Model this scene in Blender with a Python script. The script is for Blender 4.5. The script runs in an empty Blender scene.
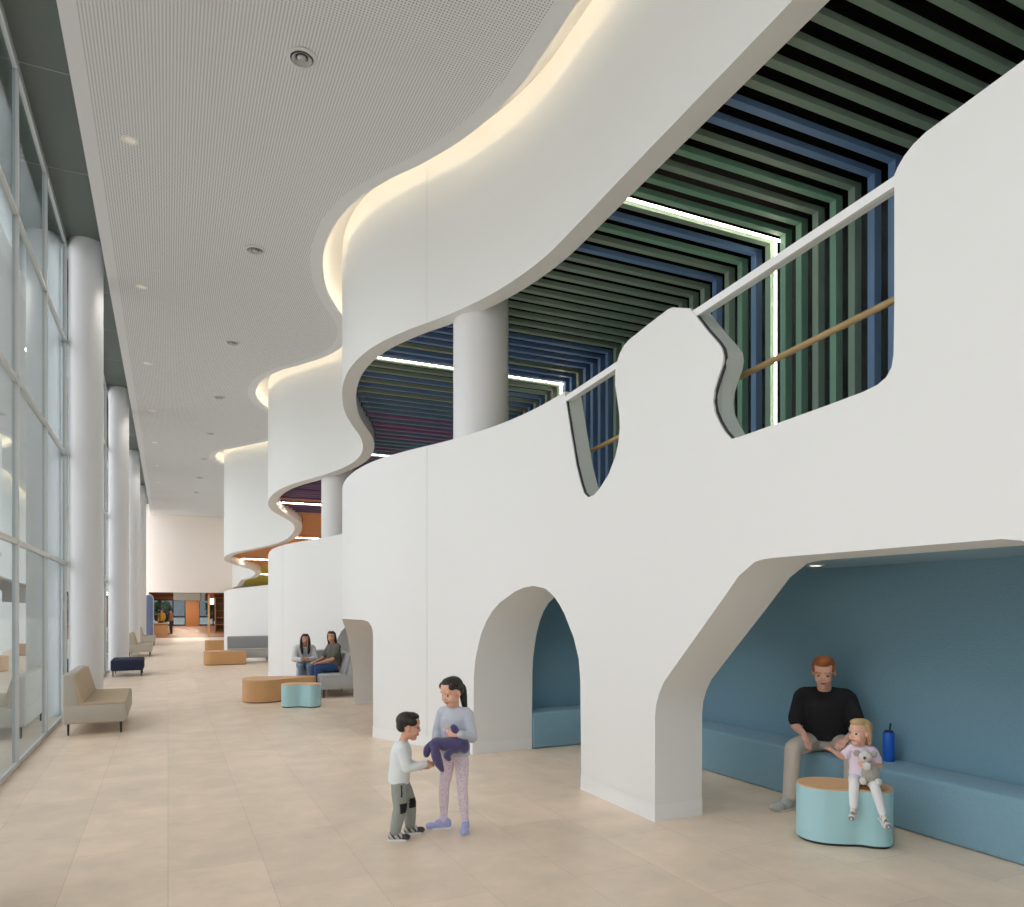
import bpy, bmesh, math, random
from mathutils import Vector, Matrix, Euler
from mathutils.geometry import delaunay_2d_cdt
random.seed(7)
SC = bpy.context.scene
COL = SC.collection
PI = math.pi

# ------------------------------------------------------------------ materials
def lin(c):
    return tuple(((v/255)/12.92 if v/255 <= .04045 else ((v/255+.055)/1.055)**2.4) for v in c)

MATS = {}
def mat(name, rgb, rough=.6, var=0.0, vscale=4.0, bump=0.0, bscale=200.0, metal=0.0, spec=.5, sheen=0.0):
    if name in MATS: return MATS[name]
    m = bpy.data.materials.new(name); m.use_nodes = True
    nt = m.node_tree; b = nt.nodes['Principled BSDF']
    c = lin(rgb)
    b.inputs['Base Color'].default_value = (*c, 1)
    b.inputs['Roughness'].default_value = rough
    b.inputs['Metallic'].default_value = metal
    b.inputs['Specular IOR Level'].default_value = spec
    if sheen: b.inputs['Sheen Weight'].default_value = sheen
    tc = nt.nodes.new('ShaderNodeTexCoord')
    if var:
        n = nt.nodes.new('ShaderNodeTexNoise'); n.inputs['Scale'].default_value = vscale; n.inputs['Detail'].default_value = 5
        nt.links.new(tc.outputs['Object'], n.inputs['Vector'])
        r = nt.nodes.new('ShaderNodeMix'); r.data_type = 'RGBA'
        r.inputs[6].default_value = (*[v*(1-var) for v in c], 1)
        r.inputs[7].default_value = (*[min(1, v*(1+var)) for v in c], 1)
        nt.links.new(n.outputs['Fac'], r.inputs[0]); nt.links.new(r.outputs[2], b.inputs['Base Color'])
    if bump:
        n2 = nt.nodes.new('ShaderNodeTexNoise'); n2.inputs['Scale'].default_value = bscale; n2.inputs['Detail'].default_value = 2
        nt.links.new(tc.outputs['Object'], n2.inputs['Vector'])
        bp = nt.nodes.new('ShaderNodeBump'); bp.inputs['Strength'].default_value = bump; bp.inputs['Distance'].default_value = .01
        nt.links.new(n2.outputs['Fac'], bp.inputs['Height']); nt.links.new(bp.outputs['Normal'], b.inputs['Normal'])
    MATS[name] = m
    return m

def emis(name, rgb, strength):
    m = bpy.data.materials.new(name); m.use_nodes = True
    nt = m.node_tree; nt.nodes.clear()
    o = nt.nodes.new('ShaderNodeOutputMaterial'); e = nt.nodes.new('ShaderNodeEmission')
    e.inputs['Color'].default_value = (*lin(rgb), 1); e.inputs['Strength'].default_value = strength
    nt.links.new(e.outputs[0], o.inputs[0]); return m

def glass(name, tint, refl_min, refl_gain, power):
    m = bpy.data.materials.new(name); m.use_nodes = True
    nt = m.node_tree; nt.nodes.clear()
    o = nt.nodes.new('ShaderNodeOutputMaterial')
    t = nt.nodes.new('ShaderNodeBsdfTransparent'); t.inputs[0].default_value = (*tint, 1)
    g = nt.nodes.new('ShaderNodeBsdfGlossy'); g.inputs['Roughness'].default_value = .0
    g.inputs['Color'].default_value = (.74, .81, .82, 1)
    lw = nt.nodes.new('ShaderNodeLayerWeight'); lw.inputs[0].default_value = .5
    p = nt.nodes.new('ShaderNodeMath'); p.operation = 'POWER'; p.inputs[1].default_value = power
    a = nt.nodes.new('ShaderNodeMath'); a.operation = 'MULTIPLY_ADD'; a.inputs[1].default_value = refl_gain; a.inputs[2].default_value = refl_min
    mx = nt.nodes.new('ShaderNodeMixShader')
    nt.links.new(lw.outputs['Facing'], p.inputs[0]); nt.links.new(p.outputs[0], a.inputs[0])
    nt.links.new(a.outputs[0], mx.inputs[0]); nt.links.new(t.outputs[0], mx.inputs[1]); nt.links.new(g.outputs[0], mx.inputs[2])
    nt.links.new(mx.outputs[0], o.inputs[0]); return m

WHITE = mat('white_paint', (233, 234, 232), .55, .012, .6)
WHITE2 = mat('white_base', (236, 238, 238), .4)
SEAM = mat('seam', (205, 206, 204), .7)
COLUMN = mat('column_paint', (228, 229, 230), .5)
CEIL = mat('ceiling_board', (220, 222, 223), .8)
SOFFIT = mat('soffit_metal', (98, 107, 101), .45, spec=.3)
JOINT = mat('joint_strip', (150, 158, 150), .5)
ALU = mat('aluminium', (200, 204, 203), .4, metal=.4)
BLUEFELT = mat('blue_felt', (130, 168, 186), .95, .06, 30, .5, 60, spec=.15, sheen=.2)
TEAL = mat('teal_vinyl', (170, 214, 220), .5)
TAN = mat('tan_top', (222, 178, 134), .5, .05, 3)
AMBER = mat('amber_vinyl', (204, 158, 108), .5, .04, 3)
AMBERTOP = mat('amber_top', (214, 170, 124), .5, .04, 3)
BEIGE = mat('beige_fabric', (188, 182, 170), .9, .04, 8, .3, 400, spec=.2)
BEIGESEAT = mat('beige_seat_fabric', (194, 176, 150), .9, .04, 8, .3, 400, spec=.2)
NAVY = mat('navy_fabric', (50, 54, 76), .85, .05, 8, .3, 300, spec=.2)
GREYF = mat('grey_fabric', (172, 172, 170), .9, .04, 8, .3, 400, spec=.2)
GREYB = mat('grey_back_fabric', (148, 150, 150), .9, .04, 8, .3, 400, spec=.2)
BLACK = mat('black_metal', (30, 30, 30), .4)
BLACKBOARD = mat('black_board', (14, 12, 11), .9, spec=.1)
RUBBER = mat('dark_seal', (50, 54, 54), .6)
WOODRAIL = mat('wood_rail', (196, 156, 104), .4)
STEEL = mat('grey_diffuser', (176, 178, 178), .35, metal=.5)
DARKGAP = mat('dark_gap', (40, 40, 40), .8)
GLASS = glass('window_glass', (.83, .85, .855), .05, .93, 1.5)
GUARD = glass('guard_glass', (.92, .945, .94), .006, .08, 5)

def perforated():
    m = mat('perforated_board', (220, 222, 223), .8)
    nt = m.node_tree; b = nt.nodes['Principled BSDF']
    tc = nt.nodes['Texture Coordinate']
    mp = nt.nodes.new('ShaderNodeVectorMath'); mp.operation = 'MULTIPLY'; mp.inputs[1].default_value = (32, 32, 0)
    fr = nt.nodes.new('ShaderNodeVectorMath'); fr.operation = 'FRACTION'
    sb = nt.nodes.new('ShaderNodeVectorMath'); sb.operation = 'SUBTRACT'; sb.inputs[1].default_value = (.5, .5, 0)
    ln = nt.nodes.new('ShaderNodeVectorMath'); ln.operation = 'LENGTH'
    lt = nt.nodes.new('ShaderNodeMath'); lt.operation = 'LESS_THAN'; lt.inputs[1].default_value = .25
    mx = nt.nodes.new('ShaderNodeMix'); mx.data_type = 'RGBA'
    mx.inputs[6].default_value = (*lin((222, 224, 225)), 1); mx.inputs[7].default_value = (*lin((136, 137, 137)), 1)
    L = nt.links
    L.new(tc.outputs['Object'], mp.inputs[0]); L.new(mp.outputs[0], fr.inputs[0]); L.new(fr.outputs[0], sb.inputs[0])
    L.new(sb.outputs[0], ln.inputs[0]); L.new(ln.outputs['Value'], lt.inputs[0]); L.new(lt.outputs[0], mx.inputs[0])
    L.new(mx.outputs[2], b.inputs['Base Color'])
    return m
PERF = perforated()

def floor_mat():
    m = mat('stone_floor', (206, 184, 160), .38, spec=.35)
    nt = m.node_tree; b = nt.nodes['Principled BSDF']; L = nt.links
    tc = nt.nodes['Texture Coordinate']
    mp = nt.nodes.new('ShaderNodeMapping'); mp.inputs['Rotation'].default_value = (0, 0, PI/2)
    L.new(tc.outputs['Object'], mp.inputs['Vector'])
    br = nt.nodes.new('ShaderNodeTexBrick'); br.offset = .5
    br.inputs['Scale'].default_value = 1.0; br.inputs['Brick Width'].default_value = 1.2; br.inputs['Row Height'].default_value = .6
    br.inputs['Mortar Size'].default_value = .003; br.inputs['Mortar Smooth'].default_value = .2; br.inputs['Bias'].default_value = 0
    c = lin((237, 216, 193))
    br.inputs['Color1'].default_value = (*[v*.95 for v in c], 1); br.inputs['Color2'].default_value = (*[v*1.04 for v in c], 1)
    br.inputs['Mortar'].default_value = (*[v*.82 for v in c], 1)
    L.new(mp.outputs[0], br.inputs['Vector'])
    n = nt.nodes.new('ShaderNodeTexNoise'); n.inputs['Scale'].default_value = 2.2; n.inputs['Detail'].default_value = 8; n.inputs['Roughness'].default_value = .65
    L.new(tc.outputs['Object'], n.inputs['Vector'])
    rp = nt.nodes.new('ShaderNodeValToRGB'); rp.color_ramp.elements[0].position = .3; rp.color_ramp.elements[0].color = (.86, .86, .86, 1)
    rp.color_ramp.elements[1].position = .7; rp.color_ramp.elements[1].color = (1.06, 1.05, 1.04, 1)
    L.new(n.outputs['Fac'], rp.inputs[0])
    mx = nt.nodes.new('ShaderNodeMix'); mx.data_type = 'RGBA'; mx.blend_type = 'MULTIPLY'; mx.inputs[0].default_value = 1
    L.new(br.outputs['Color'], mx.inputs[6]); L.new(rp.outputs[0], mx.inputs[7]); L.new(mx.outputs[2], b.inputs['Base Color'])
    return m
FLOOR = floor_mat()

# ------------------------------------------------------------------ object helpers
def link(o, parent=None):
    COL.objects.link(o)
    if parent is not None: o.parent = parent
    return o

def obj(name, me, mats, parent=None, smooth=None, loc=None):
    if isinstance(me, bmesh.types.BMesh):
        bm = me; me = bpy.data.meshes.new(name); bmesh.ops.recalc_face_normals(bm, faces=bm.faces); bm.to_mesh(me); bm.free()
    if not isinstance(mats, (list, tuple)): mats = [mats]
    if len(me.materials) == 0:
        for m in mats: me.materials.append(m)
    if smooth is not None:
        for p in me.polygons: p.use_smooth = True
        if smooth < 170: me.set_sharp_from_angle(angle=math.radians(smooth))
    o = bpy.data.objects.new(name, me)
    if loc is not None: o.location = loc
    return link(o, parent)

def thing(name, label, cat, loc=(0, 0, 0), rz=0, group=None):
    o = bpy.data.objects.new(name, None); o.empty_display_size = .1
    o.location = loc; o.rotation_euler = (0, 0, rz)
    link(o); return tag(o, label, cat, group)

def tag(o, label, cat, group=None):
    o['label'] = label; o['category'] = cat
    if group: o['group'] = group
    return o

def struct(name, me, mats, smooth=None, parent=None):
    o = obj(name, me, mats, parent, smooth)
    if parent is None: o['kind'] = 'structure'
    return o

def bx(bm, x0, x1, y0, y1, z0, z1, bev=0, seg=3, mi=0):
    r = bmesh.ops.create_cube(bm, size=1)
    for v in r['verts']:
        v.co = Vector((x0+(v.co.x+.5)*(x1-x0), y0+(v.co.y+.5)*(y1-y0), z0+(v.co.z+.5)*(z1-z0)))
    fs = list({f for v in r['verts'] for f in v.link_faces})
    for f in fs: f.material_index = mi
    if bev:
        es = list({e for v in r['verts'] for e in v.link_edges})
        bmesh.ops.bevel(bm, geom=es, offset=bev, segments=seg, affect='EDGES', profile=.5)
    return bm

def box(*a, **k):
    return bx(bmesh.new(), *a, **k)

def lathe(prof, n=32, center=(0, 0, 0), bm=None):
    bm = bm or bmesh.new(); c = Vector(center); rings = []
    for r, z in prof:
        if r < 1e-5: rings.append([bm.verts.new(c+Vector((0, 0, z)))])
        else: rings.append([bm.verts.new(c+Vector((r*math.cos(2*PI*i/n), r*math.sin(2*PI*i/n), z))) for i in range(n)])
    for A, B in zip(rings, rings[1:]):
        for i in range(n):
            j = (i+1) % n
            if len(A) == 1 and len(B) == 1: continue
            if len(A) == 1: bm.faces.new((A[0], B[i], B[j]))
            elif len(B) == 1: bm.faces.new((A[i], A[j], B[0]))
            else: bm.faces.new((A[i], A[j], B[j], B[i]))
    for R in (rings[0], rings[-1]):
        if len(R) > 2:
            try: bm.faces.new(R)
            except ValueError: pass
    return bm

def prism(outline, z0, z1, bev=0, bm=None):
    bm = bm or bmesh.new()
    lo = [bm.verts.new((x, y, z0)) for x, y in outline]; hi = [bm.verts.new((x, y, z1)) for x, y in outline]
    n = len(lo)
    bm.faces.new(lo[::-1]); top = bm.faces.new(hi)
    for i in range(n): bm.faces.new((lo[i], lo[(i+1) % n], hi[(i+1) % n], hi[i]))
    if bev: bmesh.ops.bevel(bm, geom=list(top.edges), offset=bev, segments=3, affect='EDGES', profile=.5)
    return bm

def tube(pts, r, n=8, bm=None):
    bm = bm or bmesh.new(); pts = [Vector(p) for p in pts]; rings = []
    for i, p in enumerate(pts):
        t = (pts[min(i+1, len(pts)-1)]-pts[max(i-1, 0)]).normalized()
        a = t.orthogonal().normalized() if abs(t.z) > .95 else t.cross(Vector((0, 0, 1))).normalized()
        b = t.cross(a)
        rings.append([bm.verts.new(p+a*r*math.cos(2*PI*k/n)+b*r*math.sin(2*PI*k/n)) for k in range(n)])
    for A, B in zip(rings, rings[1:]):
        for k in range(n): bm.faces.new((A[k], A[(k+1) % n], B[(k+1) % n], B[k]))
    bm.faces.new(rings[0][::-1]); bm.faces.new(rings[-1])
    return bm

def spline(pts, n):
    """closed Catmull-Rom outline"""
    out = []; N = len(pts)
    for i in range(N):
        p0, p1, p2, p3 = [Vector((*pts[(i+k-1) % N], 0)) for k in range(4)]
        for j in range(n):
            t = j/n
            v = .5*((2*p1)+(-p0+p2)*t+(2*p0-5*p1+4*p2-p3)*t*t+(-p0+3*p1-3*p2+p3)*t**3)
            out.append((v.x, v.y))
    return out

# ------------------------------------------------------------------ the serpentine plan line
PLAN = [(-12, 3.61), (-4, 3.61), (2, 3.61), (4, 3.61), (5.5, 3.61), (6.3, 3.615), (6.85, 3.61), (7.4, 3.54), (8.07, 3.36), (8.72, 3.08), (9.22, 2.81), (9.83, 2.56),
        (10.3, 2.455), (10.9, 2.415), (11.5, 2.46), (12.03, 2.56), (12.75, 2.77), (13.38, 3.05), (13.85, 3.28), (14.4, 3.47), (15.0, 3.56),
        (15.66, 3.51), (16.35, 3.28), (17.0, 2.94), (17.6, 2.6), (18.3, 2.36), (19.2, 2.28), (19.93, 2.35), (20.6, 2.57), (21.25, 2.93),
        (21.9, 3.24), (22.6, 3.4), (23.6, 3.45), (24.6, 3.36), (25.3, 3.13), (25.89, 2.8), (26.5, 2.43), (27.2, 2.02), (28.2, 1.82), (29.1, 1.94),
        (30.1, 2.47), (31.0, 3.02), (31.7, 3.22), (33, 3.2), (35, 3.02), (38, 3.12), (42, 3.35), (49, 3.5)]
def _interp(T, y):
    n = len(T)
    if y <= T[0][0]: return T[0][1]
    if y >= T[-1][0]: return T[-1][1]
    i = max(k for k in range(n-1) if T[k][0] <= y)
    x0, x1 = T[i][0], T[i+1][0]; h = x1-x0; t = (y-x0)/h
    def sl(k):
        if k == 0 or k == n-1: return 0.
        d0 = (T[k][1]-T[k-1][1])/(T[k][0]-T[k-1][0]); d1 = (T[k+1][1]-T[k][1])/(T[k+1][0]-T[k][0])
        w0 = T[k][0]-T[k-1][0]; w1 = T[k+1][0]-T[k][0]
        return (d0*w1+d1*w0)/(w0+w1)
    m0, m1 = sl(i), sl(i+1)
    return ((2*t**3-3*t*t+1)*T[i][1]+(t**3-2*t*t+t)*h*m0+(-2*t**3+3*t*t)*T[i+1][1]+(t**3-t*t)*h*m1)
_pc = {}
def P(y):
    k = round(y, 4)
    if k not in _pc: _pc[k] = _interp(PLAN, y)
    return _pc[k]
def stretch(y):
    d = (P(y+.02)-P(y-.02))/.04
    return math.sqrt(1+d*d)
def backx(y, z=0):
    if z > 2.55: return P(y)+.19*stretch(y)
    w = P(y)+.48*stretch(y)
    t = min(1, max(0, (y-8.4)/.9)); t = t*t*(3-2*t)
    return 4.09*(1-t)+w*t
def lint(T, y):
    if y <= T[0][0]: return T[0][1]+(T[1][1]-T[0][1])/(T[1][0]-T[0][0])*(y-T[0][0])
    for (a, b), (c, d) in zip(T, T[1:]):
        if y <= c: return b+(d-b)*(y-a)/(c-a)
    return T[-1][1]
def zb(y): return lint([(-10, 6.3), (11.0, 5.25), (12.2, 5.15), (19, 4.47), (28, 3.57), (33, 3.05), (40, 2.95), (48, 2.95)], y)
def zt(y): return lint([(6.5, 3.93), (11.5, 3.66), (16.7, 3.31), (18.8, 3.17), (25.5, 2.52), (28.5, 2.31), (33, 2.0), (48, 2.0)], y)
def zs(y): return zb(y)+.2
def zfl(y): return (4.13-.053*(y-2.86))-1.08 if y < 11 else zt(y)-1.05+.02
YN, YF = -8.0, 47.5
def frange(a, b, s):
    n = max(1, round((b-a)/s)); return [a+(b-a)*i/n for i in range(n+1)]

# ------------------------------------------------------------------ lower white wall with its openings
def build_wall():
    o = [(YN, 0.), (.95, 0.)]
    o += [(.955, .9), (1.0, 1.02), (1.09, 1.16), (1.32, 1.38), (1.7, 1.74), (1.94, 1.97), (2.05, 2.035), (2.13, 2.065), (2.22, 2.08), (3.70, 2.08),
          (3.79, 2.075), (3.86, 2.062), (4.015, 1.973), (4.256, 1.74), (4.637, 1.381), (4.872, 1.156), (4.935, 1.06), (4.975, .96), (4.99, .86), (4.993, 0)]
    o += [(6.19, 0), (6.21, 1.05), (6.24, 1.25), (6.34, 1.46), (6.53, 1.69), (6.64, 1.79), (6.75, 1.87), (6.92, 1.955), (7.15, 1.99), (7.34, 1.975), (7.51, 1.93),
          (7.77, 1.81), (7.9, 1.71), (8.0, 1.59), (8.08, 1.45), (8.13, 1.31), (8.18, 1.13), (8.2, .95), (8.22, 0)]
    o += [(9.93, 0), (9.93, 1.38), (9.95, 1.46), (10.0, 1.52), (10.08, 1.565), (10.26, 1.585), (11.6, 1.585), (12.0, 1.565), (12.3, 1.52), (12.55, 1.46), (12.78, 1.37),
          (12.95, 1.24), (13.09, 1.04), (13.22, .82), (13.3, .63), (13.36, .35), (13.4, 0)]
    o += [(14.55, 0), (14.56, .85), (14.62, 1.0), (14.75, 1.16), (15.0, 1.33), (15.3, 1.41), (15.6, 1.42), (15.85, 1.37), (16.05, 1.25), (16.19, 1.1), (16.31, .85), (16.36, .6), (16.38, 0)]
    o += [(YF, 0.)]
    for y in reversed(frange(6.7, YF, .4)):
        o.append((y, zt(y)))
    o += [(6.53, 3.93), (6.50, 3.829), (6.409, 3.524), (6.292, 3.151), (6.196, 2.943), (6.14, 2.85), (6.066, 2.801), (5.96, 2.805), (5.852, 2.854), (5.7, 2.957), (5.586, 3.097), (5.535, 3.22), (5.515, 3.33),
          (5.52, 3.45), (5.554, 3.6), (5.588, 3.73), (5.588, 3.85), (5.56, 3.93), (5.51, 4.0), (5.44, 4.045), (5.369, 4.066), (5.107, 4.098), (4.88, 4.122), (4.82, 4.128), (4.76, 4.122), (4.545, 4.035)]
    o += [(4.491, 3.97), (4.351, 3.802), (4.225, 3.665), (4.185, 3.61), (4.17, 3.55), (4.188, 3.484), (4.23, 3.415), (4.268, 3.34), (4.282, 3.26), (4.265, 3.18), (4.222, 3.10), (4.16, 3.015), (4.09, 2.945),
          (4.011, 2.942), (3.809, 2.95), (3.234, 2.975), (2.998, 2.988), (2.90, 3.003), (2.845, 3.03), (2.812, 3.075), (2.799, 3.144), (2.795, 3.4), (2.795, 4.122), (2.775, 4.155), (2.735, 4.195), (2.68, 4.228), (2.61, 4.25), (2.117, 4.299), (1.2, 4.36), (YN, 4.4)]
    dense = []
    for i, a in enumerate(o):
        b = o[(i+1) % len(o)]
        n = max(1, math.ceil(max(abs(b[0]-a[0])/.15, abs(b[1]-a[1])/.5)))
        for k in range(n): dense.append((a[0]+(b[0]-a[0])*k/n, a[1]+(b[1]-a[1])*k/n))
    nb = len(dense)
    def inside(x, y):
        c = False; j = nb-1
        for i in range(nb):
            xi, yi = dense[i]; xj, yj = dense[j]
            if (yi > y) != (yj > y) and x < (xj-xi)*(y-yi)/(yj-yi)+xi: c = not c
            j = i
        return c
    pts = [Vector(p) for p in dense]
    for y in frange(YN+.1, YF-.1, .16):
        step = .16
        for z in frange(.2, 4.2, .33):
            if inside(y, z) and all((y-p[0])**2+(z-p[1])**2 > .0036 for p in dense if abs(p[0]-y) < .07): pts.append(Vector((y, z)))
    edges = [(i, (i+1) % nb) for i in range(nb)]
    V, Ed, F, *_ = delaunay_2d_cdt(pts, edges, [], 0, 1e-5)
    F = [f for f in F if inside(sum(V[i].x for i in f)/3, sum(V[i].y for i in f)/3)]
    bm = bmesh.new()
    A = [bm.verts.new((P(v.x), v.x, v.y)) for v in V]
    B = [bm.verts.new((backx(v.x, v.y), v.x, v.y)) for v in V]
    cnt = {}
    for f in F:
        bm.faces.new([A[i] for i in f]); bm.faces.new([B[i] for i in reversed(f)])
        for a, b in ((f[0], f[1]), (f[1], f[2]), (f[2], f[0])):
            k = (min(a, b), max(a, b)); cnt.setdefault(k, []).append((a, b))
    for k, l in cnt.items():
        if len(l) == 1:
            a, b = l[0]; bm.faces.new((A[b], A[a], B[a], B[b]))
    loose = [v for v in bm.verts if not v.link_faces]
    bmesh.ops.delete(bm, geom=loose, context='VERTS')
    return struct('wall_right', bm, WHITE, 42)
build_wall()

def ribbon(ys, xf, z0, z1, bm=None):
    bm = bm or bmesh.new(); R = []
    for y in ys: R.append((bm.verts.new((xf(y), y, z0(y))), bm.verts.new((xf(y), y, z1(y)))))
    for a, b in zip(R, R[1:]): bm.faces.new((a[0], b[0], b[1], a[1]))
    return bm

# baseboard: thin proud strip at the foot of the white wall and its jambs
bm = bmesh.new()
for a, b in ((YN, .95), (4.993, 6.19), (8.22, 9.93), (13.4, 14.55), (16.38, YF)):
    ys = frange(a, b, .15)
    F0 = [bm.verts.new((P(y)-.006, y, 0)) for y in ys]; F1 = [bm.verts.new((P(y)-.006, y, .14)) for y in ys]
    for i in range(len(ys)-1): bm.faces.new((F0[i], F0[i+1], F1[i+1], F1[i]))
    for (y, s, i) in ((a, -1, 0), (b, 1, len(ys)-1)):
        bb = backx(y)
        q = [bm.verts.new((P(y)-.006, y+s*.006, 0)), bm.verts.new((bb, y+s*.006, 0)), bm.verts.new((bb, y+s*.006, .14)), bm.verts.new((P(y)-.006, y+s*.006, .14))]
        bm.faces.new(q); bm.faces.new((F0[i], q[0], q[3], F1[i])); bm.faces.new((F1[i], q[3], q[2]))
struct('baseboard_right', bm, WHITE2, 40)
# the vertical board seams of the wall and of the bulkhead above
def seam(name, y, z0, z1):
    bm = bmesh.new(); bx(bm, P(y)-.002, P(y)+.01, y-.0025, y+.0025, z0, z1)
    return struct(name, bm, SEAM)
seam('trim_1', 8.93, .14, zt(8.93)-.01); seam('trim_2', 8.93, zb(8.93)+.01, 7.35)
seam('trim_3', 18.0, .14, zt(18.0)-.01)

# ------------------------------------------------------------------ bulkhead and ceiling
bm = bmesh.new(); ring = []
for y in frange(YN, YF, .1):
    x0 = P(y); x1 = x0+.22*stretch(y); z0 = zb(y)
    ring.append([bm.verts.new((x0, y, z0)), bm.verts.new((x1, y, z0)), bm.verts.new((x1, y, 7.46)), bm.verts.new((x0, y, 7.46))])
for a, b in zip(ring, ring[1:]):
    for k in range(4): bm.faces.new((a[k], a[(k+1) % 4], b[(k+1) % 4], b[k]))
bm.faces.new(ring[0]); bm.faces.new(ring[-1][::-1])
struct('wall_upper', bm, WHITE, 42)

CZ = 7.15
bm = bmesh.new(); rows = []
for y in frange(YN, YF, .1):
    e = P(y)-.3*stretch(y)
    xs = [-.88, -.74, e-.19, e]
    rows.append(([bm.verts.new((x, y, CZ)) for x in xs], [bm.verts.new((x, y, CZ+.05)) for x in (-.88, e)]))
for (a, at), (b, bt) in zip(rows, rows[1:]):
    for k in range(3):
        f = bm.faces.new((a[k], a[k+1], b[k+1], b[k])); f.material_index = 1 if k == 1 else 0
    bm.faces.new((at[0], at[1], bt[1], bt[0])); bm.faces.new((a[3], at[1], bt[1], b[3])); bm.faces.new((a[0], at[0], bt[0], b[0]))
struct('ceiling', bm, [CEIL, PERF])
# fascia between the ceiling board and the higher metal soffit
struct('trim_fascia', box(-.9, -.88, YN, YF, CZ, 7.9), CEIL)
# cove: the recess above the ceiling edge, its top and its back
bm = bmesh.new(); rows = []
for y in frange(YN, YF, .12):
    s = stretch(y); rows.append([bm.verts.new((P(y)-.72*s, y, CZ+.05)), bm.verts.new((P(y)-.72*s, y, 7.46)), bm.verts.new((P(y)+.22*s, y, 7.46))])
for a, b in zip(rows, rows[1:]):
    for k in range(2): bm.faces.new((a[k], a[k+1], b[k+1], b[k]))
struct('ceiling_cove', bm, CEIL, 40)
COVE = emis('cove_led', (255, 230, 194), 9)
cl = thing('cove_light', 'warm hidden strip light along the wavy recessed ceiling edge', 'strip light', (0, 0, CZ+.05))
bm = bmesh.new(); rows = []
for y in frange(YN+.05, YF-.05, .1):
    s = stretch(y); x = P(y)-.46*s
    rows.append([bm.verts.new((x-.02, y, .012)), bm.verts.new((x+.02, y, .012)), bm.verts.new((x+.02, y, .035)), bm.verts.new((x-.02, y, .035))])
for a, b in zip(rows, rows[1:]):
    for k in range(4): bm.faces.new((a[k], a[(k+1) % 4], b[(k+1) % 4], b[k]))
bm.faces.new(rows[0]); bm.faces.new(rows[-1][::-1])
obj('diffuser', bm, COVE, cl)
bm = bmesh.new(); rows = []
for y in frange(YN+.05, YF-.05, .1):
    s = stretch(y); x = P(y)-.46*s
    rows.append([bm.verts.new((x-.03, y, 0)), bm.verts.new((x+.03, y, 0)), bm.verts.new((x+.03, y, .012)), bm.verts.new((x-.03, y, .012))])
for a, b in zip(rows, rows[1:]):
    for k in range(4): bm.faces.new((a[k], a[(k+1) % 4], b[(k+1) % 4], b[k]))
bm.faces.new(rows[0]); bm.faces.new(rows[-1][::-1])
obj('channel', bm, ALU, cl)

# ------------------------------------------------------------------ room shell
struct('floor', box(-1.62, 6.3, YN-.2, YF+.25, -.12, 0), FLOOR)
SZ = 7.75
struct('ceiling_soffit', box(-1.62, -.9, YN, YF, SZ, SZ+.1), SOFFIT)
struct('ceiling_roof', box(-1.8, 6.4, YN-.4, YF+.3, 8.0, 8.2), BLACKBOARD)
struct('wall_outer', box(6.12, 6.3, YN-.2, YF, 0, 8.0), BLACKBOARD)
bm = bmesh.new()
for x in (-1.5, .2, 1.9, 3.58): bx(bm, x-.03, x+.03, YN-.1, YN, 0, SZ)
for z in (.03, 2.474, 4.245, 6.07, 7.1): bx(bm, -1.47, 3.6, YN-.09, YN-.01, z-.03, z+.03)
o_ = struct('window_60', bm, ALU); obj('pane', box(-1.5, 3.6, YN-.06, YN-.05, 0, SZ), GLASS, o_)  # unseen end glazing, added to let in more daylight from behind
struct('wall_behind', box(3.6, 6.3, YN-.2, YN, 0, 8.0), WHITE)

# ramp deck behind the white wall
bm = bmesh.new(); rows = []
for y in frange(YN, YF, .2):
    z = zfl(y); rows.append([bm.verts.new((backx(y)-.05, y, z)), bm.verts.new((6.12, y, z)), bm.verts.new((6.12, y, z-.2)), bm.verts.new((backx(y)-.05, y, z-.2))])
for a, b in zip(rows, rows[1:]):
    for k in range(4): bm.faces.new((a[k], a[(k+1) % 4], b[(k+1) % 4], b[k]))
struct('floor_ramp', bm, mat('ramp_deck', (208, 202, 194), .7))

# coloured slats folding from the ramp ceiling down its back wall
SLATC = [mat('slat_green', (136, 160, 144), .55), mat('slat_sage', (142, 160, 142), .55), mat('slat_blue', (108, 142, 186), .55), mat('slat_steel', (112, 144, 168), .55), mat('slat_violet', (150, 116, 158), .55),
         mat('slat_plum', (118, 90, 132), .55), mat('slat_orange', (255, 188, 130), .55), mat('slat_yellow', (255, 234, 110), .55), mat('slat_teal_green', (124, 170, 146), .55)]
def slat_colour(k, y):
    named = {-7: 2, -6: 2, 1: 2, 4: 2}
    if y < 7.4:
        if k in named: return named[k]
        return 8 if -5 < k < 4 and k % 3 else 0
    r = random.random()
    if y < 9.2: return 0 if r < .8 else 1
    if y < 12.2: return 2 if r < .55 else (0 if r < .75 else 1)
    if y < 13.2: return 3 if r < .7 else 1
    if y < 16.2: return 3 if r < .5 else 4
    if y < 19.6: return 4 if r < .5 else 5
    if y < 21.5: return 5 if r < .7 else 6
    if y < 31.2: return 6
    return 7
bm = bmesh.new(); PITCH = .217
for k in range(-45, 192):
    y = 6.12+k*PITCH
    if y > YF-.2: break
    z = zs(y); mi = slat_colour(k, y); w = .037; h = .055
    x0 = P(y)+.24*stretch(y)
    bx(bm, x0, 6.0, y-w, y+w, z, z+h, mi=mi)
    bx(bm, 5.91, 6.0, y-w, y+w, zfl(y)+.01, z, mi=mi)
struct('ceiling_slats', bm, SLATC)
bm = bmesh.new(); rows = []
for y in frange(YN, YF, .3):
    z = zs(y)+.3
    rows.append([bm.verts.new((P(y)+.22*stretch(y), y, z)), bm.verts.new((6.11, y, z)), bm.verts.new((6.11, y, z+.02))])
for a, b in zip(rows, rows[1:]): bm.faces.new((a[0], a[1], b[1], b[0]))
struct('ceiling_void', bm, BLACKBOARD)

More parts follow.
